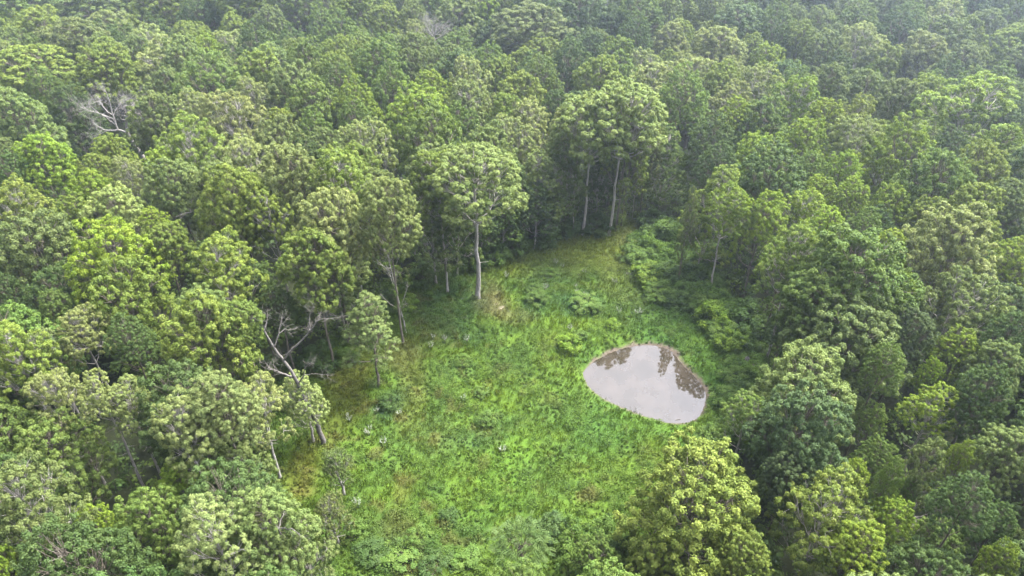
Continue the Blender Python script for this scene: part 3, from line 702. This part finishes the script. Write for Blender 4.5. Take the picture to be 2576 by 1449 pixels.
# understorey shrubs and saplings under the canopy
ru = np.random.default_rng(15); pts = []
yy = 6 + 210 * ru.random(36000)**.85; dep = yy * CT + 60 * ST; xx = (ru.random(36000) * 2 - 1) * (.76 * dep + 16)
c = sdf(CLEAR, xx, yy); k = (c > .6) & (ru.random(36000) < np.where(c < 12, .9, np.where(yy < 120, .30, .22))); xx, yy, c = xx[k], yy[k], c[k]
hh = ru.uniform(.4, 3.2, len(xx)) + np.where(ru.random(len(xx)) < .55, ru.uniform(1.5, 8, len(xx)), 0) * sstep(1, 5, c)
cc = np.stack([xx, yy, ground(xx, yy) + hh * .75], 1)
cr = ru.uniform(.7, 1.5, len(xx))
Vu, au = clump_leaves(ru, cc, cr, np.tile([[0, 0, 1.0]], (len(cc), 1)), 26, .48, .30, spread=1.0, flat=.7)
spu = np.repeat(np.array([FOL[q] for q in ru.choice(list('DDMMB'), len(cc))]) * ru.uniform(.8, 1.2, (len(cc), 1)), 26 * 4, 0)
me = mesh_np("undergrowth", Vu, np.arange(len(Vu)).reshape(-1, 4), M_WEED, {"leafvar": au, "species": spu})
uo = bpy.data.objects.new("undergrowth", me); COL.objects.link(uo); uo['kind'] = 'stuff'; uo['label'] = "dark leafy undergrowth on the forest floor between the trunks"; uo['category'] = 'undergrowth'

# the bramble bank between the meadow and the forest on the pond's side
BANK = [tuple(at_z(a, b, 0)[:2]) for a, b in BANK_PX]
rb = np.random.default_rng(19); bx = [p[0] for p in BANK]; by = [p[1] for p in BANK]
xx = rb.uniform(min(bx), max(bx), 9000); yy = rb.uniform(min(by), max(by), 9000)
db = sdf(BANK, xx, yy) + (fbm(xx, yy, 2.5, 3, 7) - .5) * 3; k = (db < 0) & (sdf(POND, xx, yy) > 1.5) & (rb.random(9000) < .75)
xx, yy, db = xx[k], yy[k], db[k]
hb = rb.uniform(.3, 1.0, len(xx)) + 2.6 * sstep(.35, .75, fbm(xx, yy, 2.2, 3, 14)) * sstep(0, 3, -db)
cb = np.stack([xx, yy, ground(xx, yy) + hb * .8], 1)
Vb, ab = clump_leaves(rb, cb, rb.uniform(.4, .8, len(xx)), np.tile([[0, 0, 1.0]], (len(xx), 1)), 30, .24, .15, spread=.9, flat=.8)
sb = np.repeat(np.array([FOL[q] for q in rb.choice(list('MMMD'), len(cb))]) * np.array([.92, 1.05, .9]) * rb.uniform(.85, 1.15, (len(cb), 1)), 30 * 4, 0)
me = mesh_np("brambles", Vb, np.arange(len(Vb)).reshape(-1, 4), M_WEED, {"leafvar": ab, "species": sb})
bo = bpy.data.objects.new("brambles", me); COL.objects.link(bo); bo['kind'] = 'stuff'; bo['label'] = "tangled green brambles banked up between the grass and the forest past the pond"; bo['category'] = 'brambles'

# ------------------------------------------------------------------ meadow: leafy weeds and grass tufts
rm = np.random.default_rng(23); n0 = 110000
xx = rm.uniform(-40, 48, n0); yy = rm.uniform(26, 122, n0)
c = sdf(CLEAR, xx, yy); pdn = sdf(POND, xx, yy)
k = (c < 1.6) & (pdn > .12 + .45 * rm.random(n0) * (1 + 1.0 * sstep(-2, 5, (yy - cyp) * .8 + (xx - cxp) * .6))); xx, yy, c, pdn = xx[k], yy[k], c[k], pdn[k]
den = fbm(xx, yy, 5, 3, 12)
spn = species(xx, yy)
bare = np.zeros(len(xx))
for (a, b, rr) in ((1262, 775, .7), (1247, 762, .4), (1015, 885, .5)):
    q = at_z(a, b, 0); bare = np.maximum(bare, (np.hypot(xx - q[0], (yy - q[1]) * 1.3) < rr))
isweed = rm.random(len(xx)) < np.clip(.30 + (den - .45) * 2.6, .12, .8)
kw = isweed & (rm.random(len(xx)) < .52) & (bare < 1); kg = (~isweed) & (rm.random(len(xx)) < .62) & (rm.random(len(xx)) > bare * .9)
X1, Y1 = xx[kw], yy[kw]
lump = fbm(X1, Y1, 1.8, 3, 21); size = rm.uniform(.20, .42, len(X1)) * (.55 + 1.5 * sstep(.35, .7, lump)) * (.55 + .45 * sstep(.3, 2.0, pdn[kw]))
cc = np.stack([X1, Y1, ground(X1, Y1) + size * .75], 1); nl = 15
Vw, aw = clump_leaves(rm, cc, size * 1.15, np.tile([[0, 0, 1.0]], (len(cc), 1)), nl, .22, .12, spread=.9, flat=.8)
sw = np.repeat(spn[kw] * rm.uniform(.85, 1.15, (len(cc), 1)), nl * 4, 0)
# grass tufts: arching blades
X2, Y2 = xx[kg], yy[kg]; ng = len(X2); nb = 6
base = np.repeat(np.stack([X2, Y2, ground(X2, Y2) - .02], 1), nb, 0) + rm.normal(0, .14, (ng * nb, 3)) * [1, 1, 0]
a = rm.random(ng * nb) * 6.28; wind = np.array([.35, -.15, 0])
d = np.stack([np.cos(a), np.sin(a), np.zeros(ng * nb)], 1) * rm.uniform(.1, .5, (ng * nb, 1)) + wind * .3
hgt = np.repeat(rm.uniform(.35, .85, ng), nb)[:, None] * rm.uniform(.7, 1.2, (ng * nb, 1)) * (.5 + .5 * sstep(.3, 2.0, np.repeat(pdn[kg], nb)))[:, None]
side = np.stack([-np.sin(a), np.cos(a), np.zeros(ng * nb)], 1) * rm.uniform(.025, .05, (ng * nb, 1))
mid = base + np.array([0, 0, .65]) * hgt + d * hgt * .45; tip = base + np.array([0, 0, .85]) * hgt + d * hgt * 1.15
Vg = np.stack([base - side * .6, mid - side, tip, mid + side], 1).reshape(-1, 3)
ag = np.repeat(np.stack([rm.random(ng * nb), rm.random(ng * nb), rm.random(ng * nb)], 1), 4, 0)
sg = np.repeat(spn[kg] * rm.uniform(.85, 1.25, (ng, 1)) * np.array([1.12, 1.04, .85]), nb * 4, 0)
def stuff_obj(name, V, a, s, label, cat):
    me = mesh_np(name, V, np.arange(len(V)).reshape(-1, 4), M_WEED, {"leafvar": a, "species": s})
    o = bpy.data.objects.new(name, me); COL.objects.link(o); o['kind'] = 'stuff'; o['label'] = label; o['category'] = cat
stuff_obj("meadow_weeds", Vw, aw, sw, "low leafy weeds in lush green mounds across the clearing", "weeds")
stuff_obj("meadow_grass", Vg, ag, sg, "tall arching grass filling the clearing round the pond", "grass")
pass

# ------------------------------------------------------------------ shrubs and brambles in and round the clearing
SHRUBS = [ # px, py(centre), width px, height m, colour, label
 (1590,640,60,2.0,'M',"first bramble bush of the thicket, at its far end by the clearing tip"),(1625,655,75,2.4,'M',"second bramble bush of the thicket, light-topped"),
 (1640,690,80,2.4,'L',"bright-leaved bramble bush in the middle of the thicket"),(1680,690,80,2.6,'M',"bramble bush on the forest side of the thicket"),
 (1690,730,80,2.4,'M',"rounded bramble bush towards the near end of the thicket"),(1655,735,60,1.8,'M',"low bramble bush on the meadow side of the thicket"),
 (1715,760,60,2.0,'D',"dark bramble bush closing the near end of the thicket"),(1740,700,90,3.2,'D',"dark shrub between the thicket and the forest"),
 (1775,760,80,2.6,'M',"shrub between the thicket and the bright dome-shaped bush"),
 (1797,793,80,3.0,'L',"bright dome-shaped bush at the forest edge above the pond"),(1840,858,62,2.6,'L',"small bright bush to the right of the pond's far shore"),
 (1815,830,70,2.0,'M',"mid-green shrub between the two bright bushes near the pond"),(1870,800,90,3.4,'D',"dark shrub behind the two bright bushes"),
 (1880,850,70,2.4,'D',"dark shrub beside the stump"),(1850,950,70,1.8,'M',"low shrub on the grass beside the stump"),(1830,1000,70,1.6,'M',"low rounded shrub right of the pond"),
 (1860,1030,80,2.2,'M',"leafy shrub at the foot of the blue-green trees"),(1790,1110,90,2.4,'M',"shrub below the pond's near corner"),(1830,1085,80,2.4,'D',"dark shrub just below the pond's near corner"),
 (1434,862,52,1.8,'L',"small fresh green bush alone in the grass left of the pond"),(1460,845,30,1.0,'M',"tiny bush beside the fresh green one left of the pond"),
 (1350,748,50,1.3,'M',"dark rounded weed mound right of the sandy spot"),(1345,725,36,1.0,'M',"small dark mound behind the one by the sandy spot"),
 (1465,760,62,1.5,'M',"dense mound of tall weeds in the upper meadow"),(1500,775,40,1.1,'M',"green mound beside the dense weeds"),
 (1385,690,40,1.0,'M',"low bush in the upper meadow below the forest edge"),(1210,985,40,.9,'M',"small low bush in mid meadow"),(1225,1055,52,1.1,'M',"broad weed clump in the lower meadow"),
 (980,1010,50,1.3,'D',"dark weed clump beside the low vine-clad tree"),(1165,905,40,1.0,'M',"low leafy mound on the slope left of mid meadow"),
 (1540,815,30,1.1,'L',"little bright bush between the upper meadow and the pond"),
 (1442,1343,110,3.0,'M',"large dense bush below the meadow beside the feathery young tree"),(1390,1330,80,2.4,'B',"bluish bush behind the feathery young tree"),
 (1515,1350,90,2.8,'M',"dense bush between the meadow and the large pale olive tree"),(1560,1390,90,3.2,'D',"dark bush under the large pale olive tree"),
 (1440,1430,100,3.2,'M',"leafy bush right beside the feathery tree at the bottom edge"),(1180,1410,80,1.0,'M',"wide low bush left of the feathery tree"),
 (1100,1420,80,1.0,'D',"dark low bush at the bottom edge of the meadow"),(1010,1400,90,1.0,'M',"spreading low bush at the lower left of the meadow"),
 (930,1390,80,1.0,'D',"dark bush at the foot of the near grey-green trees"),(890,1340,60,1.6,'M',"small bush between the near trees and the meadow"),
 (1050,1350,60,1.3,'M',"low rounded bush in the lower meadow"),(1130,1300,50,1.1,'D',"small dark bush in the lower meadow"),
 (720,1000,70,2.2,'D',"dark shrub behind the leaning dead snag"),(800,900,90,2.6,'D',"dark shrub under the trees behind the dead snag"),(870,900,60,2.0,'M',"green shrub right of the dead snag's top"),
 (1060,690,60,2.4,'M',"shrub at the foot of the grey-trunked edge trees"),(1020,760,50,2.0,'L',"light-green sprays at the foot of the narrow broken-topped tree"),
 (1190,650,70,2.6,'D',"dark shrub behind the free-standing trunk"),(1240,640,70,2.6,'M',"leafy shrub along the forest edge behind the free-standing tree"),(1300,620,70,2.8,'M',"green shrub at the middle of the far forest edge"),
 (1370,590,80,3.0,'M',"bright shrub under the pole-like tree at the far edge"),(1420,570,70,2.8,'D',"dark shrub beneath the pale-crowned trees"),(1500,565,70,2.6,'D',"dark shrub between the two pale-crowned trees"),
 (1680,590,90,3.4,'M',"broad shrub at the right of the clearing's tip"),(1650,560,70,3.0,'D',"dark shrub at the clearing's very tip"),(1770,640,90,3.6,'M',"tall shrub behind the bramble thicket"),
 (1917,1425,110,3.4,'G',"pale vine-covered bush at the bottom edge between two big trees"),(1500,1425,90,3.0,'L',"bright leafy bush at the bottom edge left of the olive tree"),
]
rs = np.random.default_rng(31)
for i, (px, py, wpx, h, c, lab) in enumerate(SHRUBS):
    wpx = min(wpx, 95)
    p = at_z(px, py, h * .5); rr = wpx / 2 * proj(p)[2] / FOC
    if sdf(POND, np.array([p[0]]), np.array([p[1]]))[0] < .5: print("shrub in pond", lab)
    e = empty('shrub', (p[0], p[1], gz(p[0], p[1])), lab, 'shrub', 'shrubs in and around the clearing', rs.random() * 6.28)
    rr *= 1.25 if py > 870 else 1.4; h *= 1.2; e.scale = (rr / 2.0, rr / 2.0, h / 2.4)
    f, s = BUSH[i % 3]
    o = part('foliage', f, e); o.color = (*(np.array(FOL[c]) * np.array([.9, 1.02, .85]) * rs.uniform(.72, .95)), 1)
    part('stem', s, e)

# white-flowered stalks standing in the meadow
M_FL, n, l, p = new_mat("whitish_flower_heads"); p.inputs["Base Color"].default_value = (.20, .22, .18, 1); p.inputs["Roughness"].default_value = .8
def flower_model(seed):
    r = np.random.default_rng(seed); C = []; Nn = []; A = []; paths = []; LC = []; LN = []
    for k in range(9):
        a = r.random() * 6.28; b = np.array([math.cos(a), math.sin(a), 0]) * r.uniform(.05, .3); h = r.uniform(.9, 1.5)
        tip = b + np.array([math.cos(a) * .35, math.sin(a) * .35, h]); paths.append((curve(b * .4, tip, 4), [.018, .015, .012, .008], 3))
        for q in range(14):
            t = r.uniform(.55, 1); C.append(b * .4 * (1 - t) + tip * t + r.normal(0, .05, 3)); Nn.append(r.normal(0, 1, 3)); A.append(r.normal(0, 1, 3))
    V = leaf_quads(np.array(C), np.array(Nn), np.array(A), np.full(len(C), .12), np.full(len(C), .07), .1)
    fm = mesh_np("flower_head", V, np.arange(len(V)).reshape(-1, 4), M_FL)
    VV, QQ = tubes(paths); sm = mesh_np("stem", VV, QQ, M_PALE)
    lv, la = clump_leaves(r, np.array([[0, 0, .25], [.15, .1, .3]]), np.array([.4, .35]), np.array([[0, 0, 1.0], [0, 0, 1.0]]), 30, .22, .10)
    lm = mesh_np("leaves", lv, np.arange(len(lv)).reshape(-1, 4), M_LEAF, {"leafvar": la})
    return fm, sm, lm
FM = [flower_model(s) for s in (201, 202)]
FLOWERS = [(1165,1000,"alone in the lower meadow"),(947,1030,"nearest the vine-clad tree"),(1005,1037,"beside the yellowish strip"),(880,1050,"closest to the dead snag's foot"),(965,1110,"in a double clump below the vine-clad tree"),
 (930,1085,"between the snag's foot and the double clump"),(1090,845,"left one of a pair under the narrow broken tree"),(1118,852,"right one of a pair under the narrow broken tree"),(1175,850,"on the slope below the sandy spot"),
 (1580,688,"above the thicket's meadow side"),(1415,664,"highest up the meadow"),(1397,660,"just left of the highest one"),(1470,680,"in the upper meadow, tall and branching"),(1447,716,"above the dense mound"),
 (1450,728,"just below another above the dense mound"),(1472,742,"touching the dense mound"),(1372,720,"single, between the dark mounds"),(1556,780,"on the slope above the pond, on its own"),
 (1602,784,"left of a pair on the slope above the pond"),(1612,782,"right of a pair on the slope above the pond"),(1433,822,"tall, beside the fresh green bush"),(1545,706,"by the meadow side of the thicket"),
 (1085,868,"low, near the yellowish bare ground"),(900,1268,"beside the thin wispy trees"),(1264,1130,"small, deep in the lower meadow"),(1275,690,"small, just past the free-standing trunk")]
for i, (px, py, lab) in enumerate(FLOWERS):
    p = at_z(px, py + 8, 0); e = empty('flowering_weed', (p[0], p[1], gz(p[0], p[1])), "whitish flowering weed " + lab, 'wildflower', 'whitish flowering weeds in the meadow', rs.random() * 6.28)
    s = rs.uniform(.6, .95); e.scale = (s, s, s); f, st, lf = FM[i % 2]
    part('flower_head', f, e)['kind'] = 'stuff'; part('stem', st, e); o = part('leaves', lf, e); o.color = (*FOL['M'], 1)

# ------------------------------------------------------------------ dead trees from surveyed branch lines
def twigs(r, P, Rr, n, ln, paths, depth=2):
    P = np.asarray(P)
    for _ in range(n):
        i = r.integers(max(1, len(P) // 3), len(P)); b = P[i]
        T = norm((P[i] - P[i - 1])[None])[0]; d = norm((T * .8 + r.normal(0, .6, 3) + [0, 0, .1])[None])[0]
        L = ln * r.uniform(.5, 1.2); k = 5
        c = curve(b, b + d * L, k, bend=r.normal(0, .08 * L, 3), wob=.03 * L, r=r)
        paths.append((c, np.linspace(Rr * .6, Rr * .2, k), 3 if depth < 2 else 4))
        if depth > 0: twigs(r, c, Rr * .5, 4, ln * .5, paths, depth - 1)
def dead_tree(name, label, yb, lines, root, seed, tw, ln, rt, mat=M_DEAD):
    """lines: (pixel points, start radius m, end radius m, y offset of far end)"""
    r = np.random.default_rng(seed); base = np.array([root[0], root[1], gz(root[0], root[1])])
    e = empty(name, tuple(base), label, 'dead tree', 'bare dead trees')
    trunk = []; limbs = []; tws = []
    for k, (pts, r0, r1, dy, d0) in enumerate(lines):
        n = len(pts); P = np.array([at_y(a, b, yb + d0 + (dy - d0) * j / (n - 1)) for j, (a, b) in enumerate(pts)])
        if k == 0: P = np.concatenate([[base - [0, 0, .6]], P])
        # resample smoothly
        t = np.linspace(0, len(P) - 1, len(P) * 3); P2 = np.stack([np.interp(t, np.arange(len(P)), P[:, q]) for q in range(3)], 1)
        P2[1:-1] = (P2[:-2] + 2 * P2[1:-1] + P2[2:]) / 4; P2[1:] += r.normal(0, .03, (len(P2) - 1, 3))
        (trunk if k == 0 else limbs).append((P2 - base, np.linspace(r0, r1, len(P2)), 9 if k == 0 else 6))
        if k or rt: twigs(r, P2[len(P2) // 3:] - base, max(r1, .025), tw, ln, tws)
    for nm, ps in (('trunk', trunk), ('limbs', limbs), ('twigs', tws)):
        V, Q = tubes(ps); part(nm, mesh_np(nm, V, Q, mat), e)
b2 = at_z(815, 1115, 0)
dead_tree('dead_tree', "leaning dead snag with a forked bare top beside the meadow", b2[1], [
  ([(814,1108),(798,1066),(780,1027),(759,993),(751,966),(732,932),(712,905),(687,871),(665,832)], .34, .09, 0, 0),
  ([(665,832),(670,812),(676,793)], .07, .03, .8, 0),
  ([(714,906),(732,880),(759,857),(782,830),(798,807)], .14, .06, -1.2, 0),
  ([(798,807),(818,801),(837,802)], .05, .02, -2, -1.2), ([(782,830),(779,810),(779,788),(790,774)], .06, .025, -.5, -.9),
  ([(690,873),(701,841),(707,813),(709,796)], .08, .03, 1.5, 0), ([(701,841),(716,827),(729,831)], .05, .02, 2, 1),
  ([(738,948),(720,943),(704,937),(676,925)], .13, .06, 1.5, 0), ([(676,925),(670,935),(672,948),(676,962)], .05, .02, 1.5, 1.5),
  ([(700,936),(690,922),(698,905),(706,895)], .05, .03, .6, 1.2),
  ([(751,966),(757,955),(765,943),(765,927),(779,913),(792,914)], .09, .02, -1.5, 0), ([(765,943),(787,940),(806,941),(823,943)], .04, .015, -2, -1)],
  (b2[0], b2[1]), 301, 6, 1.3, False)
p1 = at_y(352, 384, DEAD1_Y); zz = gz(p1[0] + 2.2, DEAD1_Y)
dead_tree('dead_tree', "bare silver-grey dead tree with a broad twiggy crown amid green crowns", DEAD1_Y, [
  ([(352,384),(335,359),(319,333),(318,316),(319,295),(320,273),(328,252)], .42, .07, 0, 0),
  ([(318,333),(302,327),(284,328),(264,328),(243,316),(231,308)], .2, .04, -2, 0),
  ([(296,326),(291,311),(286,295),(280,273),(272,242),(264,227)], .18, .03, 0, -.8),
  ([(289,313),(276,304),(267,295),(248,284),(224,263)], .13, .03, -2, -.5), ([(288,300),(262,290),(244,284),(222,277),(204,270)], .11, .03, 1.5, 0),
  ([(285,290),(268,280),(256,262),(247,254)], .09, .03, 3, 0), ([(286,290),(291,276),(303,263)], .08, .03, 1, 0),
  ([(319,290),(326,288),(340,293),(351,300),(364,313)], .08, .025, -1.5, 0), ([(320,276),(338,281),(354,290)], .07, .02, 2, 0),
  ([(320,275),(336,262),(350,248)], .07, .02, 1.5, 0), ([(319,300),(305,302),(300,290),(312,262),(318,250)], .08, .025, -2, 0), ([(270,329),(255,335),(240,345)], .07, .02, -2, -1)],
  (p1[0] + 2.2, DEAD1_Y), 302, 16, 2.4, True, M_SILVER)
ph = at_z(1095, 118, 12)
dead_tree('dead_tree', "small bare dead tree fading into the haze among far crowns", ph[1], [
  ([(1096,118),(1093,100),(1090,85)], .3, .1, 0, 0), ([(1092,95),(1080,80),(1072,64)], .14, .04, 1, 0), ([(1091,90),(1100,75),(1112,64)], .14, .04, -1, 0),
  ([(1090,85),(1088,70),(1084,56)], .12, .04, 0, 0), ([(1093,100),(1108,92),(1118,84)], .1, .03, 1, 0), ([(1092,100),(1078,94),(1070,88)], .1, .03, -1, 0)],
  (ph[0], ph[1]), 303, 12, 3.0, True, M_SILVER)

# stump with broken roots right of the pond, and loose dead branches
ps = at_z(1874, 918, 0)
e = empty('tree_stump', (ps[0], ps[1], gz(ps[0], ps[1])), "short grey-brown stump with broken wood, in the brush right of the pond", 'stump')
r = np.random.default_rng(44)
V, Q = tubes([(np.array([[0, 0, -.3], [.02, 0, .1], [.05, 0, .7], [.1, .03, 1.3], [.14, .03, 1.55]]), [.5, .4, .33, .3, .12], 12)])
part('stump_body', mesh_np('stump_body', V, Q, M_DEAD), e)
for k in range(6):
    a = r.uniform(-1.2, 1.2); V, Q = tubes([(curve((.2 * math.cos(a), .2 * math.sin(a), .2), (1.9 * math.cos(a), 1.5 * math.sin(a), r.uniform(.3, 1.1)), 6, wob=.09, r=r), np.linspace(.10, .03, 6), 5)])
    part('broken_root', mesh_np('broken_root', V, Q, M_DEAD), e)
for (px, py, z, rad, lab) in ((345, 1075, 7, 2.6, "pale dead branches caught in the dark gap below the near left trees"), (480, 535, 14, 2.2, "grey dead branches poking out between two olive crowns"),
                              (2360, 1035, 9, 2.4, "tangle of dead twigs beside the lime wispy tree near the picture edge"), (700, 1330, 17, 2.0, "bare twigs sticking out of the near grey-green tree"),
                              (2300, 1300, 8, 2.5, "thin dead boughs in the dark hollow at the lower right"), (1520, 1420, 2.2, 1.4, "short pale dead branches lying on bushes at the bottom edge")):
    p = at_z(px, py, z); e = empty('dead_branches', tuple(p), lab, 'dead branches', 'loose dead branches'); paths = []
    for k in range(5):
        d = norm(r.normal(0, 1, 3)[None] * [1, .6, .35])[0]; c = curve((0, 0, 0), d * rad, 6, bend=(0, 0, .25), wob=.08, r=r)
        paths.append((c, np.linspace(.07, .02, 6), 4)); twigs(r, c, .03, 4, rad * .4, paths, 1)
    V, Q = tubes(paths); part('branch', mesh_np('branch', V, Q, M_DEAD), e)

# little branch floating near the pond's near shore
pb = at_z(1705, 1057, WATER_Z); V, Q = tubes([(curve((-.35, 0, .02), (.35, .1, .06), 5, bend=(0, .05, 0)), [.04, .05, .05, .04, .02], 6)])
o = bpy.data.objects.new('floating_branch', mesh_np('floating_branch', V, Q, M_DEAD)); COL.objects.link(o); o.location = pb
o['label'] = "short dark stick floating by the pond's near shore"; o['category'] = 'stick'
# sparse reeds at the near shore of the pond
pr = at_z(1594, 1036, WATER_Z); paths = []
for k in range(14):
    b = r.normal(0, .35, 3) * [1, .4, 0]; paths.append((curve(b - [0, 0, .3], b + [r.normal(0, .12), r.normal(0, .1), r.uniform(.5, 1.1)], 4), [.02, .018, .014, .008], 3))
V, Q = tubes(paths); o = bpy.data.objects.new('reed_clump', mesh_np('reed_clump', V, Q, M_PALE)); COL.objects.link(o); o.location = (pr[0], pr[1], WATER_Z)
o['label'] = "sparse dry reeds standing in the pond's near shore"; o['category'] = 'reeds'

# ------------------------------------------------------------------ haze
def box(name, lo, hi):
    v = [(x, y, z) for x in (lo[0], hi[0]) for y in (lo[1], hi[1]) for z in (lo[2], hi[2])]
    f = [(0, 1, 3, 2), (4, 6, 7, 5), (0, 4, 5, 1), (2, 3, 7, 6), (0, 2, 6, 4), (1, 5, 7, 3)]
    me = bpy.data.meshes.new(name); me.from_pydata(v, [], f); me.update(); o = bpy.data.objects.new(name, me); COL.objects.link(o); return o
hz = box('haze', (V_lo := float(gx.min()) - 5, float(gy.min()) - 5, float(Z.min()) - 1), (float(gx.max()) + 5, float(gy.max()) + 5, CAM_H + 3))
hz['kind'] = 'stuff'
hm = bpy.data.materials.new("haze"); hm.use_nodes = True; n = hm.node_tree.nodes; l = hm.node_tree.links
n.remove(n["Principled BSDF"]); v = n.new("ShaderNodeVolumePrincipled"); v.inputs["Density"].default_value = HAZE_DENSITY
v.inputs["Color"].default_value = (.70, .84, 1, 1); v.inputs["Anisotropy"].default_value = .80
l.new(v.outputs[0], n["Material Output"].inputs["Volume"]); hz.data.materials.append(hm)
